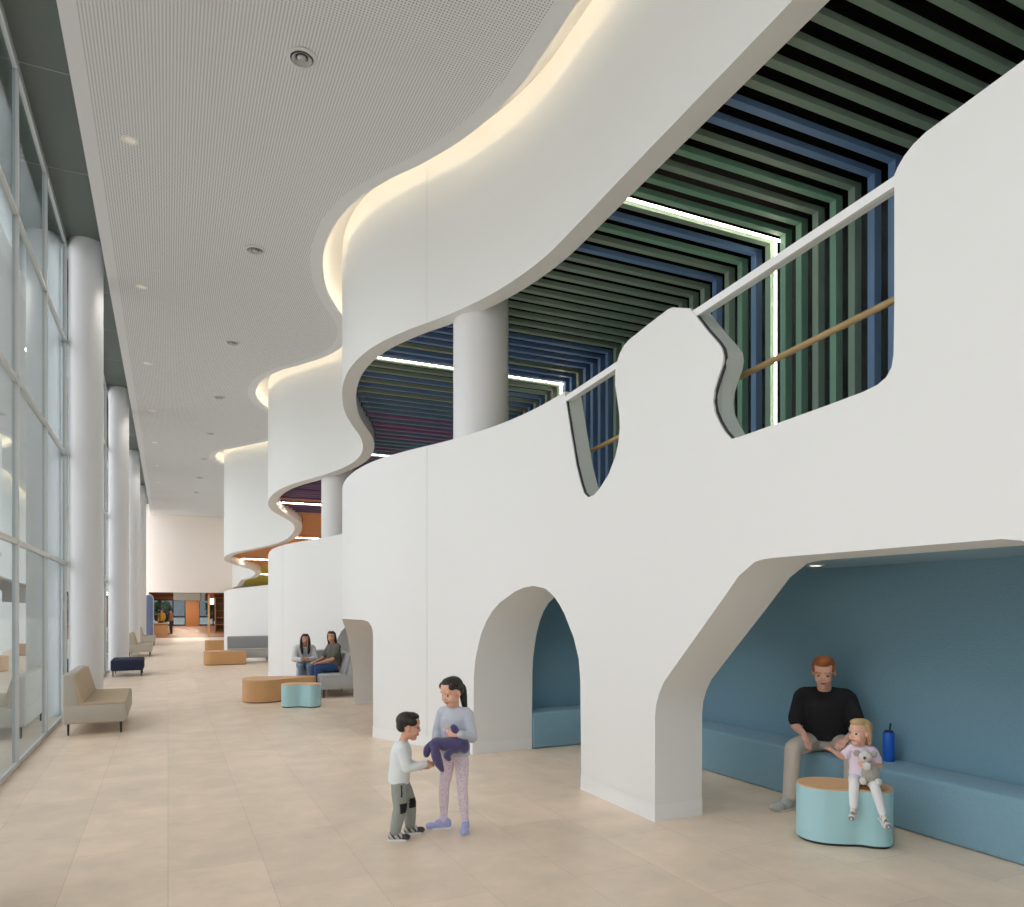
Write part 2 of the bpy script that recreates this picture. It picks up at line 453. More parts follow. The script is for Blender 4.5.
# linear lights between the slats
LED = emis('linear_led', (255, 236, 212), 13)
LEDFAR = emis('linear_led_far', (255, 238, 216), 34)
places = ['nearest, behind the large gap', 'behind the ramp column', 'just past the first bend', 'at the second bend among plum slats', 'above orange slats past the second column', 'between orange and yellow slats', 'farthest, added to brighten the yellow slats', 'unseen, added near the viewpoint to light the ramp']
for i, y in enumerate((6.0, 10.84, 15.6, 20.4, 25.1, 29.7, 34.3, 1.2)):  # the farthest line and the one near the viewpoint are added to brighten the ramp
    y = 6.12+(round((y-6.12)/PITCH-.5)+.5)*PITCH
    t = thing('linear_light', 'thin white light line in the slatted ramp ceiling, '+places[i], 'light', (6.0, y, zs(y)), 0, 'light lines between the slats')
    x0 = P(y)+.26*stretch(y); lm = LEDFAR if y > 18 else LED
    obj('ceiling_strip', box(x0-6.0, 0, -.011, .011, -.002, .012), lm, t)
    obj('wall_strip', box(-.092, -.078, -.010, .010, zfl(y)+.02-zs(y), -.004), lm, t)

# ------------------------------------------------------------------ blue niche under the ramp
struct('wall_niche', box(5.7, 5.8, YN, 8.75, 0, 2.13), BLUEFELT)
struct('wall_niche_end', box(4.09, 5.7, 8.65, 8.75, 0, 2.13), BLUEFELT)
struct('ceiling_niche', box(4.09, 5.8, YN, 8.75, 2.13, 2.2), BLUEFELT)
struct('wall_inner', box(4.3, 4.4, 8.75, YF, 0, 1.9), WHITE)
ben = thing('bench', 'long blue felt covered bench built in along the niche wall', 'bench', (5.245, 0, 0))
obj('seat_block', bx(bmesh.new(), 0, .45, YN+.02, 8.2, 0, .45, .035, 4), BLUEFELT, ben, 40)
obj('corner_seat', bx(bmesh.new(), -1.15, .45, 8.2, 8.645, 0, .45, .035, 4), BLUEFELT, ben, 40)
NLED = emis('niche_led', (255, 244, 226), 14)
def downlight(x, y, z, r, label, group, em):
    t = thing('downlight', label, 'ceiling light', (x, y, z), 0, group)
    obj('trim_ring', lathe([(r*.62, -.004), (r*.7, -.012), (r, -.008), (r, 0), (r*.62, 0)], 28), mat('lamp_ring', (236, 234, 226), .5), t, 40)
    obj('lens', lathe([(0, -.005), (r*.6, -.005), (r*.6, -.001), (0, -.001)], 24), em, t)
    return t
downlight(5.15, 4.76, 2.13, .075, 'small round lit downlight in the blue niche ceiling', None, NLED)

# ------------------------------------------------------------------ gap guards: glass, white rails, tan handrail
def guard(label, outline, y0, y1, seal):
    t = thing('glass_balustrade', label, 'balustrade', (3.628, y0, 0), 0, 'glass guards in the wall gaps')
    railz = lambda y: 4.122-.066*(y-2.806)
    bm = bmesh.new()
    A = [bm.verts.new((0, y-y0, z)) for y, z in outline]; B = [bm.verts.new((.014, y-y0, z)) for y, z in outline]
    bm.faces.new(A); bm.faces.new(B[::-1])
    for i in range(len(A)): bm.faces.new((A[i], A[(i+1) % len(A)], B[(i+1) % len(A)], B[i]))
    bmesh.ops.triangulate(bm, faces=[f for f in bm.faces if len(f.verts) > 4])
    obj('glass_panel', bm, GUARD, t)
    bm = bmesh.new(); bx(bm, -.012, .055, 0, 1, 0, 1)
    for v in bm.verts:
        yy = y0 if v.co.y < .5 else y1
        v.co.y = yy-y0; v.co.z = railz(yy)+(-.058 if v.co.z < .5 else 0)
    obj('top_rail', bm, WHITE2, t)
    obj('edge_seal', tube([(.007, y-y0, z) for y, z in seal], .013), RUBBER, t, 60)
    return t
g2 = [(4.491, 3.97), (4.351, 3.802), (4.225, 3.665), (4.185, 3.61), (4.17, 3.55), (4.188, 3.484), (4.23, 3.415), (4.268, 3.34), (4.282, 3.26), (4.265, 3.18), (4.222, 3.10), (4.16, 3.015), (4.09, 2.945)]
guard('wide glass guard panel in the large gap at upper right', g2+[(4.011, 2.942), (3.234, 2.975), (2.998, 2.988), (2.845, 3.03), (2.799, 3.144), (2.795, 4.05), (4.53, 3.98)], 2.795, 4.56, g2)
g1 = [(6.50, 3.829), (6.409, 3.524), (6.292, 3.151), (6.196, 2.943), (6.14, 2.85), (6.066, 2.801)]
guard('narrow glass guard panel in the pointed gap left of the tall hump', g1+[(5.96, 2.805), (5.852, 2.854), (5.7, 2.957), (5.586, 3.097), (5.535, 3.22), (5.515, 3.33), (5.52, 3.45), (5.554, 3.6), (5.588, 3.73), (5.588, 3.9), (6.51, 3.86)], 5.57, 6.62, g1)
hr = thing('handrail', 'tan round handrail running behind both glass guards', 'handrail', (3.95, 0, 0))
def hz(y): return 3.60-.0653*(y-3.011)
obj('rail', tube([(0, y, hz(y)) for y in frange(-2, 8.0, .4)], .022, 12), WOODRAIL, hr, 60)
for y in (-1., 1.6, 5.0, 7.2):
    obj('bracket', tube([(0, y, hz(y)-.02), (-.0, y, hz(y)-.06), (-.15, y, hz(y)-.07)], .008), STEEL, hr, 60)

# ------------------------------------------------------------------ columns
def column(x, y, r, z1, label, grp=None):
    bm = lathe([(r, 0), (r, z1)], 48); o = obj('column', bm, COLUMN, None, 40, (x, y, 0)); return tag(o, label, 'column', grp)
for i, y in enumerate((-3.8, 5.1, 14.0, 22.9, 31.8, 40.7)):
    if i < 2:
        column(-1.22, y, .25, SZ, ['white round window column farthest behind the viewpoint', 'white round window column beside the viewpoint'][i], 'columns along the glass wall')
    else:
        column(-1.22, y, .25, SZ, ['white round column by the glass wall, nearest and tallest looking', 'second white round column along the glass, behind the navy bench', 'third white round column along the glass wall', 'farthest white round column along the glass wall'][i-2], 'columns along the glass wall')
column(3.60, 8.68, .35, 5.9, 'thick white round column rising behind the wall through the slatted ramp', 'columns on the ramp')
column(3.5, 17.0, .35, 5.0, 'white ramp column glimpsed past the edge of the near wall', 'columns on the ramp')

# ------------------------------------------------------------------ glass wall
MY = [9.65+2.125*k for k in range(-9, 18)]
ZS = [0.0, 2.474, 4.245, 6.07, SZ]
def window(n, y0, y1):
    fr = bmesh.new()
    bx(fr, -1.55, -1.485, y0-.025, y0+.025, 0, SZ)
    for z in ZS:
        zz = min(max(z, .035), SZ-.05); hh = .028 if 0 < z < SZ else (.03 if z == 0 else .05)
        bx(fr, -1.545, -1.49, y0+.025, y1-.025, zz-hh, zz+hh)
    o = struct('window_%d' % n, fr, ALU)
    for a, b in zip(ZS, ZS[1:]):
        obj('pane', box(-1.526, -1.514, y0+.025, y1-.025, a+.02, b-.02), GLASS, o)
for i, (a, b) in enumerate(zip(MY, MY[1:])):
    if a < YF-1: window(i+1, a, min(b, YF))
bm = bmesh.new()
for y in MY: bx(bm, -1.5, -.9, y-.006, y+.006, SZ-.004, SZ)
struct('trim_soffit', bm, JOINT)

# ------------------------------------------------------------------ ceiling fittings
for i in range(9):
    y = 7.45+4.3*(i-1)
    t = thing('ceiling_vent', 'round grey ceiling air diffuser, '+['above the viewpoint', 'largest, near the top of the picture', 'second from the top of its row', 'third from the top of its row', 'fourth from the top of its row', 'fifth from the top of its row', 'sixth from the top of its row', 'seventh from the top of its row', 'farthest of its row'][i], 'air diffuser', (1.19, y, CZ), 0, 'air diffusers in a row on the ceiling')
    obj('outer_ring', lathe([(.108, -.002), (.112, -.018), (.15, -.01), (.15, 0), (.108, 0)], 32), mat('diffuser_rim', (206, 206, 204), .45), t, 40)
    obj('throat', lathe([(0, -.002), (.108, -.002), (.108, 0), (0, 0)], 32), DARKGAP, t)
    obj('cone', lathe([(.062, -.003), (.094, -.026), (.098, -.024), (.07, -.003)], 32), STEEL, t, 40)
    obj('core', lathe([(0, -.034), (.03, -.03), (.046, -.012), (.046, -.003), (0, -.003)], 32), STEEL, t, 40)
CEILED = emis('ceiling_led', (255, 246, 226), .36)
for i in range(9):
    y = 9.6+4.3*(i-2)
    t = downlight(-.40, y, CZ, .09, 'small white round ceiling lamp, '+['behind the viewpoint', 'over the viewpoint', 'nearest of the left row', 'second of the left row', 'third of the left row', 'fourth of the left row', 'fifth of the left row', 'sixth of the left row', 'farthest of the left row'][i], 'small lamps in a row on the ceiling', CEILED)

# ------------------------------------------------------------------ far end wall and the room beyond
bm = bmesh.new()
bx(bm, -1.62, -1.0, YF, YF+.25, 0, 8); bx(bm, -1.0, 3.4, YF, YF+.25, 2.66, 8); bx(bm, 3.4, 6.3, YF, YF+.25, 0, 8)
struct('wall_far', bm, mat('warm_white', (246, 238, 230), .6))
WOODF = mat('wood_floor', (146, 102, 72), .45, .12, 3)
WOODC = mat('wood_ceiling', (120, 84, 62), .6, .1, 3)
WOODP = mat('wood_panel', (176, 122, 78), .5, .1, 2)
struct('floor_far', box(-4, 8, YF+.25, 82, -.12, 0), WOODF)
struct('ceiling_far', box(-4, 8, YF+.25, 82, 3.0, 3.1), WOODC)
struct('wall_far_left', box(-4.1, -4, YF+.25, 82, 0, 3), WOODP)
struct('wall_far_right', box(8, 8.1, YF+.25, 82, 0, 3), WOODP)
def far_window(n, x0, x1):
    fr = bmesh.new(); y = 80
    k = max(2, int((x1-x0)/1.1))
    for i in range(k+1):
        x = x0+(x1-x0)*i/k; bx(fr, x-.06, x+.06, y-.06, y+.06, 0, 2.6)
    for z in (.06, .9, 2.54): bx(fr, x0, x1, y-.05, y+.05, z-.06, z+.06)
    o = struct('window_%d' % n, fr, BLACK)
    obj('pane', box(x0, x1, y-.01, y+.01, 0, 2.6), glass('far_glass', (.34, .38, .40), .04, .2, 3), o)
far_window(40, -4, 1.55); far_window(41, 2.8, 8)
struct('wall_back', box(-4, 8, 79.9, 80.1, 2.6, 3), WOODP)
struct('wall_pillar', box(1.55, 2.8, 79.2, 80.1, 0, 3), WOODP)
tag(obj('header_sign', bx(bmesh.new(), 0.3, 1.84, 50.0, 50.2, 2.22, 2.7, .02), mat('pale_teal', (236, 246, 242), .5)), 'long pale teal box beam hanging in the far doorway', 'beam')
tag(obj('hanging_box', bx(bmesh.new(), 1.87, 2.1, 49.7, 50.1, 2.22, 2.75, .03), mat('pale_blue', (206, 232, 236), .5)), 'small pale blue box at the end of the teal beam', 'box')
p = thing('post', 'slim glowing orange post in the far doorway', 'post', (2.25, 48.6, 0))
obj('shaft', box(-.06, .06, -.06, .06, 0, 2.6, bev=.015), mat('orange_post', (255, 200, 140), .5), p); obj('base_plate', box(-.1, .1, -.1, .1, 0, .02), ALU, p)
tag(obj('wall_sign', bx(bmesh.new(), 2.29, 2.6, 49.3, 49.4, 2.42, 2.72, .02), mat('coral', (222, 116, 80), .5)), 'coral red block hung beside the orange post', 'sign')
pl_ = thing('light_panel', 'bright white upright panel beside the orange post', 'light', (2.46, 49.3, 1.95))
obj('frame', box(-.13, .13, -.03, .03, 0, .42, bev=.01), ALU, pl_); obj('panel', box(-.11, .11, -.04, -.03, .02, .40), emis('panel_led', (255, 250, 240), 1.6), pl_)
dk = thing('counter', 'light wooden counter in the far room at left', 'counter', (-.45, 53.8, 0))
obj('body', box(-.45, .45, -.3, .3, 0, .72, bev=.01), mat('oak', (184, 146, 104), .5, .1, 4), dk); obj('worktop', box(-.49, .49, -.35, .35, .72, .77, bev=.01), mat('oak_top', (204, 168, 126), .45, .08, 4), dk)
sh = thing('bookcase', 'brown wooden bookcase at the right of the far room', 'bookcase', (3.98, 57, 0))
for x in (-.9, .9): obj('side_panel', box(x-.03, x+.03, -.25, .25, 0, 2.5), WOODP, sh)
for z in (.05, .55, 1.05, 1.55, 2.05, 2.47): obj('shelf', box(-.87, .87, -.25, .25, z-.025, z+.025), WOODP, sh)
obj('back_panel', box(-.87, .87, .22, .25, .02, 2.5), WOODC, sh)
# blue arched screen by the far end
def arch_outline(w, h, n=14):
    return [(-w/2, 0), (w/2, 0)]+[(w/2*math.cos(PI*i/n)*(1-.0), h-w*.55+w*.55*math.sin(PI*i/n)) for i in range(n+1)]
def upright(name, outline, t0, t1, m, parent, bev=0):
    bm = prism(outline, t0, t1, bev)
    for v in bm.verts: v.co = Vector((v.co.x, v.co.z, v.co.y))
    return obj(name, bm, m, parent, 40)
bs = thing('privacy_screen', 'tall blue round-topped screen with white edge by the far doorway', 'screen', (-.98, 46.3, 0))
upright('felt_panel', [(x*.86, .02+y*.985) for x, y in arch_outline(.5, 2.5)], -.03, .0, mat('blue_panel', (104, 114, 146), .8), bs)
upright('edge_frame', arch_outline(.5, 2.52), .0, .05, WHITE2, bs)
# world outside: pavement and planting seen through the panes
tag(obj('pavement', box(-60, 60, -40, 150, -.3, -.13), mat('pavement', (196, 194, 186), .9, .05, 1)), 'pale paving outside the glass wall', 'pavement')
GREEN = mat('leaves', (78, 104, 52), .8, .35, 6)
def shrub(x, y, h, label):
    t = thing('shrub', label, 'shrub', (x, y, -.13), 0, 'shrubs outside the far windows')
    bm = bmesh.new(); rnd = random.Random(int(x*10))
    for i in range(420):
        a = rnd.uniform(0, 2*PI); el = rnd.uniform(-1, 1); r = rnd.uniform(.75, 1.05)
        c = Vector((math.cos(a)*math.sqrt(1-el*el)*h*.42*r, math.sin(a)*math.sqrt(1-el*el)*h*.42*r, h*.58+el*h*.42*r))
        q = Euler((rnd.uniform(0, 6), rnd.uniform(0, 6), rnd.uniform(0, 6))).to_matrix(); s = h*.09
        vs = [bm.verts.new(c+q@Vector(v)*s) for v in ((-1, 0, 0), (0, -.5, .1), (1, 0, 0), (0, .5, .1))]; bm.faces.new(vs)
    obj('foliage', bm, GREEN, t); obj('stem', tube([(0, 0, 0), (0, 0, h*.6)], .05), mat('bark', (90, 70, 50), .9), t)
shrub(5.0, 84, 3.2, 'leafy green shrub outside the far window, right of the wooden pillar'); shrub(-.6, 86, 2.6, 'low green shrub outside the far window, left of the wooden pillar')

# ------------------------------------------------------------------ furniture
def sofa(label, loc, rz, length, m1, m2, mback, grp, depth=.78):
    """back at -y, faces +y, length along x"""
    t = thing('sofa', label, 'sofa', loc, rz, grp); L = length/2; D = depth
    obj('seat', bx(bmesh.new(), -L, L, .0, D, .16, .42, .03, 3), m1, t, 40)
    bm = bmesh.new(); bx(bm, -L+.004, L-.004, .19, D-.004, .405, .45, .025, 3); obj('seat_cushion', bm, m2, t, 40)
    bm = bmesh.new(); bx(bm, -L+.004, L-.004, .003, .24, .30, .84, .035, 3)
    for v in bm.verts:
        if v.co.y > .12 and v.co.z > .5: v.co.y -= (v.co.z-.5)*.28
    obj('backrest', bm, m1, t, 40)
    bm = bmesh.new(); bx(bm, -L+.006, L-.006, .20, .27, .43, .83, .03, 3)
    for v in bm.verts:
        v.co.y -= (v.co.z-.45)*.28
    obj('back_cushion', bm, mback, t, 40)
    for x in (-L+.07, L-.07):
        for y in (.07, D-.07):
            obj('leg', lathe([(.011, 0), (.018, .17)], 10, (x, y, 0)), BLACK, t, 60)
    return t
G1 = 'beige sofas along the glass wall'
sofa('beige armless sofa, nearest, in front of the first window column', (-1.31, 12.62, 0), -PI/2, 1.85, BEIGE, BEIGESEAT, BEIGESEAT, G1)
sofa('beige armless sofa farther along the glass, past the navy bench', (-1.31, 30.45, 0), -PI/2, 1.7, BEIGE, BEIGE, BEIGESEAT, G1)
sofa('farthest pale sofa along the glass wall, before the blue screen', (-1.31, 39.0, 0), -PI/2, 1.7, BEIGE, BEIGE, BEIGE, G1)
t = thing('ottoman', 'navy blue upholstered bench seat with black legs by second column', 'ottoman', (-.945, 21.75, 0))
obj('cushion', bx(bmesh.new(), -.375, .375, -.53, .53, .15, .44, .05, 4), NAVY, t, 40)
for x in (-.32, .32):
    for y in (-.47, .47): obj('leg', lathe([(.012, 0), (.018, .16)], 10, (x, y, 0)), BLACK, t, 60)
G2 = 'grey sofas in the wall bays'
sofa('grey sofa under the seated woman in olive top, end on', (3.40, 15.14, 0), PI/2, 1.22, GREYF, GREYF, GREYB, G2, .72)
sofa('grey sofa under the seated woman in white jacket', (2.84, 16.54, 0), PI, .64, GREYF, GREYF, GREYB, G2, .74)
sofa('far grey sofa in the second wall bay', (2.38, 25.62, 0), PI, 1.3, GREYF, GREYF, GREYB, G2, .68)

def ottoman(label, outline, loc, rz, h, mb, mt, grp, name='ottoman', sc=1):
    t = thing(name, label, 'ottoman', loc, rz, grp)
    o = [(x*sc, y*sc) for x, y in spline(outline, 10)]
    obj('body', prism(o, .02, h-.012), mb, t, 50)
    obj('top', prism([(x*.995, y*.99) for x, y in o], h-.012, h, .006), mt, t, 50)
    obj('plinth', prism([(x*.96, y*.94) for x, y in o], 0, .02), BLACK, t, 50)
    return t
BEAN = [(-.36, .0), (-.30, -.15), (-.17, -.215), (-.02, -.20), (.10, -.165), (.21, -.175), (.30, -.14), (.345, -.03), (.32, .09), (.22, .17), (.05, .20), (-.14, .215), (-.29, .15)]
KID = [(-.34, .02), (-.31, -.14), (-.2, -.2), (-.09, -.17), (.02, -.13), (.12, -.16), (.23, -.2), (.33, -.13), (.345, .02), (.28, .15), (.12, .2), (-.12, .2), (-.28, .15)]
G3 = 'curved teal ottomans'
ottoman('teal curved ottoman with tan top that the toddler sits on', BEAN, (4.635, 4.01, 0), math.atan2(-.72, .69), .42, TEAL, TAN, G3, sc=.95)
ottoman('small teal kidney ottoman with tan top in front of the amber one', KID, (2.15, 13.5, 0), math.atan2(-.29, .62), .41, TEAL, TAN, G3)
DROP = [(-.72, .05), (-.68, -.3), (-.45, -.47), (-.2, -.44), (.15, -.27), (.45, -.13), (.66, -.05), (.72, .07), (.62, .17), (.3, .28), (-.1, .42), (-.42, .5), (-.64, .35)]
G4 = 'amber drop shaped ottomans'
ottoman('large amber drop-shaped ottoman in front of the two seated women', DROP, (1.95, 14.70, 0), .05, .42, AMBER, AMBERTOP, G4, sc=.95)
ottoman('amber drop-shaped ottoman before the far grey sofa', DROP, (1.62, 24.55, 0), -.35, .42, AMBER, AMBERTOP, G4, sc=.85)
ottoman('farthest amber ottoman, half hidden behind another amber one', DROP, (1.72, 32.4, 0), -.2, .44, AMBER, AMBERTOP, G4, sc=.5)

bt = thing('water_bottle', 'tall blue water bottle with dark straw on the bench', 'bottle', (5.55, 4.35, .45), .4)
obj('body', lathe([(0, 0), (.042, 0), (.046, .006), (.046, .235), (.044, .245), (0, .245)], 28), mat('blue_bottle', (40, 108, 216), .35), bt, 40)
obj('lid', lathe([(0, .245), (.034, .245), (.034, .258), (.03, .262), (0, .262)], 28), mat('bottle_lid', (22, 50, 120), .4), bt, 40)
obj('straw', tube([(-.012, -.012, .25), (-.014, -.014, .29), (-.018, -.02, .325)], .008), mat('dark_straw', (30, 66, 70), .4), bt, 60)
# ------------------------------------------------------------------ people and plush toys
def _ico(bm, M, sub=2):
    bmesh.ops.create_icosphere(bm, subdivisions=sub, radius=1, matrix=M)
def ell(bm, c, r, R=None):
    M = Matrix.Translation(Vector(c)) @ ((R or Matrix.Identity(3)).to_4x4()) @ Matrix.Diagonal((*r, 1))
    _ico(bm, M, 3)
def cap(bm, a, ra, b, rb, n=14):
    a = Vector(a); b = Vector(b); d = b-a; L = d.length
    _ico(bm, Matrix.Translation(a) @ Matrix.Scale(ra, 4), 2); _ico(bm, Matrix.Translation(b) @ Matrix.Scale(rb, 4), 2)
    if L < 1e-4: return
    q = d.to_track_quat('Z', 'Y').to_matrix().to_4x4()
    bmesh.ops.create_cone(bm, cap_ends=True, segments=n, radius1=ra, radius2=rb, depth=L, matrix=Matrix.Translation((a+b)/2) @ q)
def chain(bm, pts):
    for (a, ra), (b, rb) in zip(pts, pts[1:]): cap(bm, a, ra, b, rb)
def curvechain(pts, n=5):
    """smooth a list of (point, radius)"""
    out = []; N = len(pts)
    for i in range(N-1):
        p = [Vector(pts[min(max(i+k-1, 0), N-1)][0]) for k in range(4)]
        for j in range(n):
            t = j/n
            v = .5*((2*p[1])+(-p[0]+p[2])*t+(2*p[0]-5*p[1]+4*p[2]-p[3])*t*t+(-p[0]+3*p[1]-3*p[2]+p[3])*t**3)
            out.append((v, pts[i][1]*(1-t)+pts[i+1][1]*t))
    return out+[(Vector(pts[-1][0]), pts[-1][1])]
def remesh(bm, voxel, it=4, fac=.5):
    me = bpy.data.meshes.new('tmp'); bm.to_mesh(me); bm.free()
    o = bpy.data.objects.new('tmp', me); COL.objects.link(o)
    r = o.modifiers.new('r', 'REMESH'); r.mode = 'VOXEL'; r.voxel_size = voxel; r.adaptivity = 0
    if it: s = o.modifiers.new('s', 'SMOOTH'); s.factor = fac; s.iterations = it
    dg = bpy.context.evaluated_depsgraph_get(); dg.update()
    out = bpy.data.meshes.new_from_object(o.evaluated_get(dg))
    bpy.data.objects.remove(o); bpy.data.meshes.remove(me)
    out.materials.clear()
    return out
def blob(name, bm, voxel, mats, parent, zones=None, it=4):
    me = remesh(bm, voxel, it); me.name = name
    if not isinstance(mats, (list, tuple)): mats = [mats]
    for m in mats: me.materials.append(m)
    idx = [0]*len(me.polygons)
    if zones:
        for i, p in enumerate(me.polygons):
            k = zones(p.center)
            if k: idx[i] = k
        me.polygons.foreach_set('material_index', idx)
    return obj(name, me, mats, parent, 180)
def basis(fwd, up):
    u = Vector(up).normalized(); f = Vector(fwd); f = (f-u*f.dot(u)).normalized(); r = f.cross(u)
    return Matrix((r, f, u)).transposed()       # columns: right, forward, up
EYEW = mat('eye_white', (226, 222, 216), .3); EYED = mat('eye_dark', (34, 24, 20), .3)

def hand(bm, wrist, d, palm, side, L, curl=.6, spread=.18):
    """d: finger direction, palm: direction the palm faces, side: thumb side"""
    w = Vector(wrist); d = Vector(d).normalized(); n = Vector(palm); n = (n-d*n.dot(d)).normalized(); s = Vector(side); s = (s-d*s.dot(d)-n*s.dot(n)).normalized()
    R = Matrix((s, d, n)).transposed()
    ell(bm, w+d*L*.27, (L*.215, L*.29, L*.10), R)
    r = L*.048
    for k, (o, ln) in enumerate(((.16, .40), (.055, .46), (-.055, .43), (-.155, .33))):
        b0 = w+d*L*.46+s*L*o; dd = (d+s*o*spread*3).normalized(); pts = [(b0-dd*L*.06, r*1.08)]; p = b0; ang = curl*.35
        for j, fr in enumerate((.44, .31, .25)):
            v = dd*math.cos(ang)+n*math.sin(ang); p = p+v*L*ln*fr; pts.append((p, r*(1-.10*j))); ang += curl*(.75 if j == 0 else .6)
        chain(bm, pts)
    t0 = w+d*L*.14+s*L*.13; t1 = t0+(d*.62+s*.62+n*.28).normalized()*L*.22; t2 = t1+(d*.85+s*.25+n*(.3+curl*.3)).normalized()*L*.19
    chain(bm, [(t0, r*1.5), (t1, r*1.2), (t2, r*.95)])

def head_prims(bm, c, R, h, child):
    def e(p, r): ell(bm, c+R@(Vector(p)*h), [v*h for v in r], R)
    def cp(a, ra, b, rb): cap(bm, c+R@(Vector(a)*h), ra*h, c+R@(Vector(b)*h), rb*h)
    e((0, -.05, .15), (.335, .405, .34)); e((0, .08, -.12), (.275 if not child else .29, .275, .32)); e((0, .17, -.37), (.15, .14, .115))
    e((0, .0, -.25), (.235, .24, .19))
    for s in (-1, 1):
        e((s*.145, .2, -.17), (.125 if child else .105, .125, .13))
        e((s*.335, -.05, -.05), (.035, .075, .115)); e((s*.125, .27, .10), (.11, .07, .05))
    nq = .035 if child else 0
    cp((0, .335, .02), .035, (0, .40-nq, -.11), .048); e((0, .375-nq, -.125), (.075, .05, .04)); e((0, .335-nq*.4, -.255), (.10, .05, .045))

def figure(name, label, loc, rz, S):
    """S: the pose in local metres (x right, y forward, z up)"""
    root = thing(name, label, 'person', loc, rz, None)
    vx = S.get('voxel', .006); k = S['k']; J = {a: Vector(b) for a, b in S['J'].items()}
    skin = mat('skin_'+S['skinname'], S['skin'], .5); lip = mat('lips_'+S['skinname'], S.get('lip', (176, 104, 92)), .45); hairm = mat('hair_'+S['hairname'], S['hair'], .55, .12, 40)
    h = S['head']; hc = J['head']; yaw, pitch, roll = S.get('hrot', (0, 0, 0))
    HR = Matrix.Rotation(yaw, 3, 'Z') @ Matrix.Rotation(pitch, 3, 'X') @ Matrix.Rotation(roll, 3, 'Y')
    nb, pv = J['neck'], J['pelvis']; ax = (nb-pv).normalized(); rt = (J['shR']-J['shL']).normalized(); TR = basis(ax.cross(rt), ax)
    L = (nb-pv).length
    def torso(bm, g, hem=.1):
        w = S.get('wide', 1)
        def e(t, rx, ry, rzz, fy=0): ell(bm, pv+ax*L*t+TR@Vector((0, fy*k, 0)), ((rx*w)*k+g, ry*k+g, rzz*L+g), TR)
        T = [(-hem, .160, .115)]+[q for q in ((-.04, .164, .118), (.06, .164, .119), (.3, .150, .113), (.55, .160, .118), (.75, .160, .112), (.88, .128, .092), (1.0, .062, .058)) if q[0] > -hem+.03]
        rings = []
        for t_, rx, ry in T:
            c_ = pv+ax*L*t_; rings.append([bm.verts.new(c_+TR@Vector(((rx*w*k+g)*math.cos(2*PI*i/24), (ry*k+g)*math.sin(2*PI*i/24), 0))) for i in range(24)])
        for A_, B_ in zip(rings, rings[1:]):
            for i in range(24): bm.faces.new((A_[i], A_[(i+1) % 24], B_[(i+1) % 24], B_[i]))
        bm.faces.new(rings[0][::-1]); bm.faces.new(rings[-1])
        cap(bm, J['shL']+(nb-J['shL'])*.12, .058*k+g, J['shR']+(nb-J['shR'])*.12, .058*k+g)
        for s in ('L', 'R'): cap(bm, J['sh'+s]+(nb-J['sh'+s])*.1, .054*k+g, nb-ax*.03*k+(J['sh'+s]-nb)*.25, .05*k+g)
    # --- body: one continuous surface
    bm = bmesh.new(); torso(bm, -.026*k)
    head_prims(bm, hc, HR, h, S.get('child', False))
    cap(bm, nb-ax*.04*k, S.get('neckr', .052)*k, hc+HR@Vector((0, -.10*h, -.28*h)), S.get('neckr', .052)*k*.95)
    for s in ('L', 'R'):
        a, b, c = J['sh'+s], J['el'+s], J['wr'+s]
        chain(bm, [(a, .046*k), (a+(b-a)*.45, .045*k), (b, .038*k), (b+(c-b)*.3, .039*k), (c, .026*k)])
        hd = S['hands'][s]; hand(bm, c, hd[0], hd[1], hd[2], S['handlen'], hd[3])
        a, b, c = J['hip'+s], J['kn'+s], J['an'+s]
        chain(bm, [(a, .075*k), (b, .05*k), (b+(c-b)*.3, .05*k), (c, .033*k)])
        f = Vector(S['feet'][s]).normalized(); u_ = basis(f, S.get('footup', (0, 0, 1))).col[2]; cap(bm, c-u_*.015*k, .026*k, c+f*.07*k-u_*.03*k, .016*k)
    HRi = HR.inverted()
    def zone(p):
        q = (HRi@(p-hc))/h
        if q.y < .16 or abs(q.z) > .4 or abs(q.x) > .3: return 0
        for sx in (-1, 1):
            ex = (q.x-sx*.135)/.075; ez = (q.z+.015)/(.036 if not S.get('down') else .024)
            if ex*ex+ez*ez < 1:
                return 2 if ((q.x-sx*.135)/.04)**2 < 1 else 3
            bz = q.z-.085-.015*math.cos((q.x-sx*.14)*9)
            if not S.get('child') and abs(q.x-sx*.14) < .085 and abs(bz-.01) < .014: return 4
        if ((q.x)/.105)**2+((q.z+.262)/.033)**2 < 1 and q.y > .25: return 1
        return 0
    body = blob('body', bm, vx*.8 if S.get('fine') else vx, [skin, lip, EYED, EYEW, hairm], root, zone, 3)
    # --- hair
    bm = bmesh.new()
    def e(p, r): ell(bm, hc+HR@(Vector(p)*h), [v*h for v in r], HR)
    def cc(pts): chain(bm, curvechain([(hc+HR@(Vector(p)*h), r*h) for p, r in pts], 4))
    style = S['style']
    e((0, -.13, .2), (.365, .385, .325))
    if style == 'short': e((0, .03, .375), (.28, .275, .15))
    elif style != 'ponytail': e((0, .06, .375), (.275, .285, .155))
    else: e((0, -.02, .385), (.27, .285, .145))
    if style == 'short':
        e((0, -.28, .02), (.30, .2, .25))
        for s in (-1, 1): e((s*.26, .0, .2), (.10, .25, .17))
    if style == 'quiff':
        e((0, .10, .47), (.26, .27, .14)); e((0, -.26, .05), (.30, .2, .25))
        for s in (-1, 1): e((s*.27, .0, .16), (.08, .22, .16))
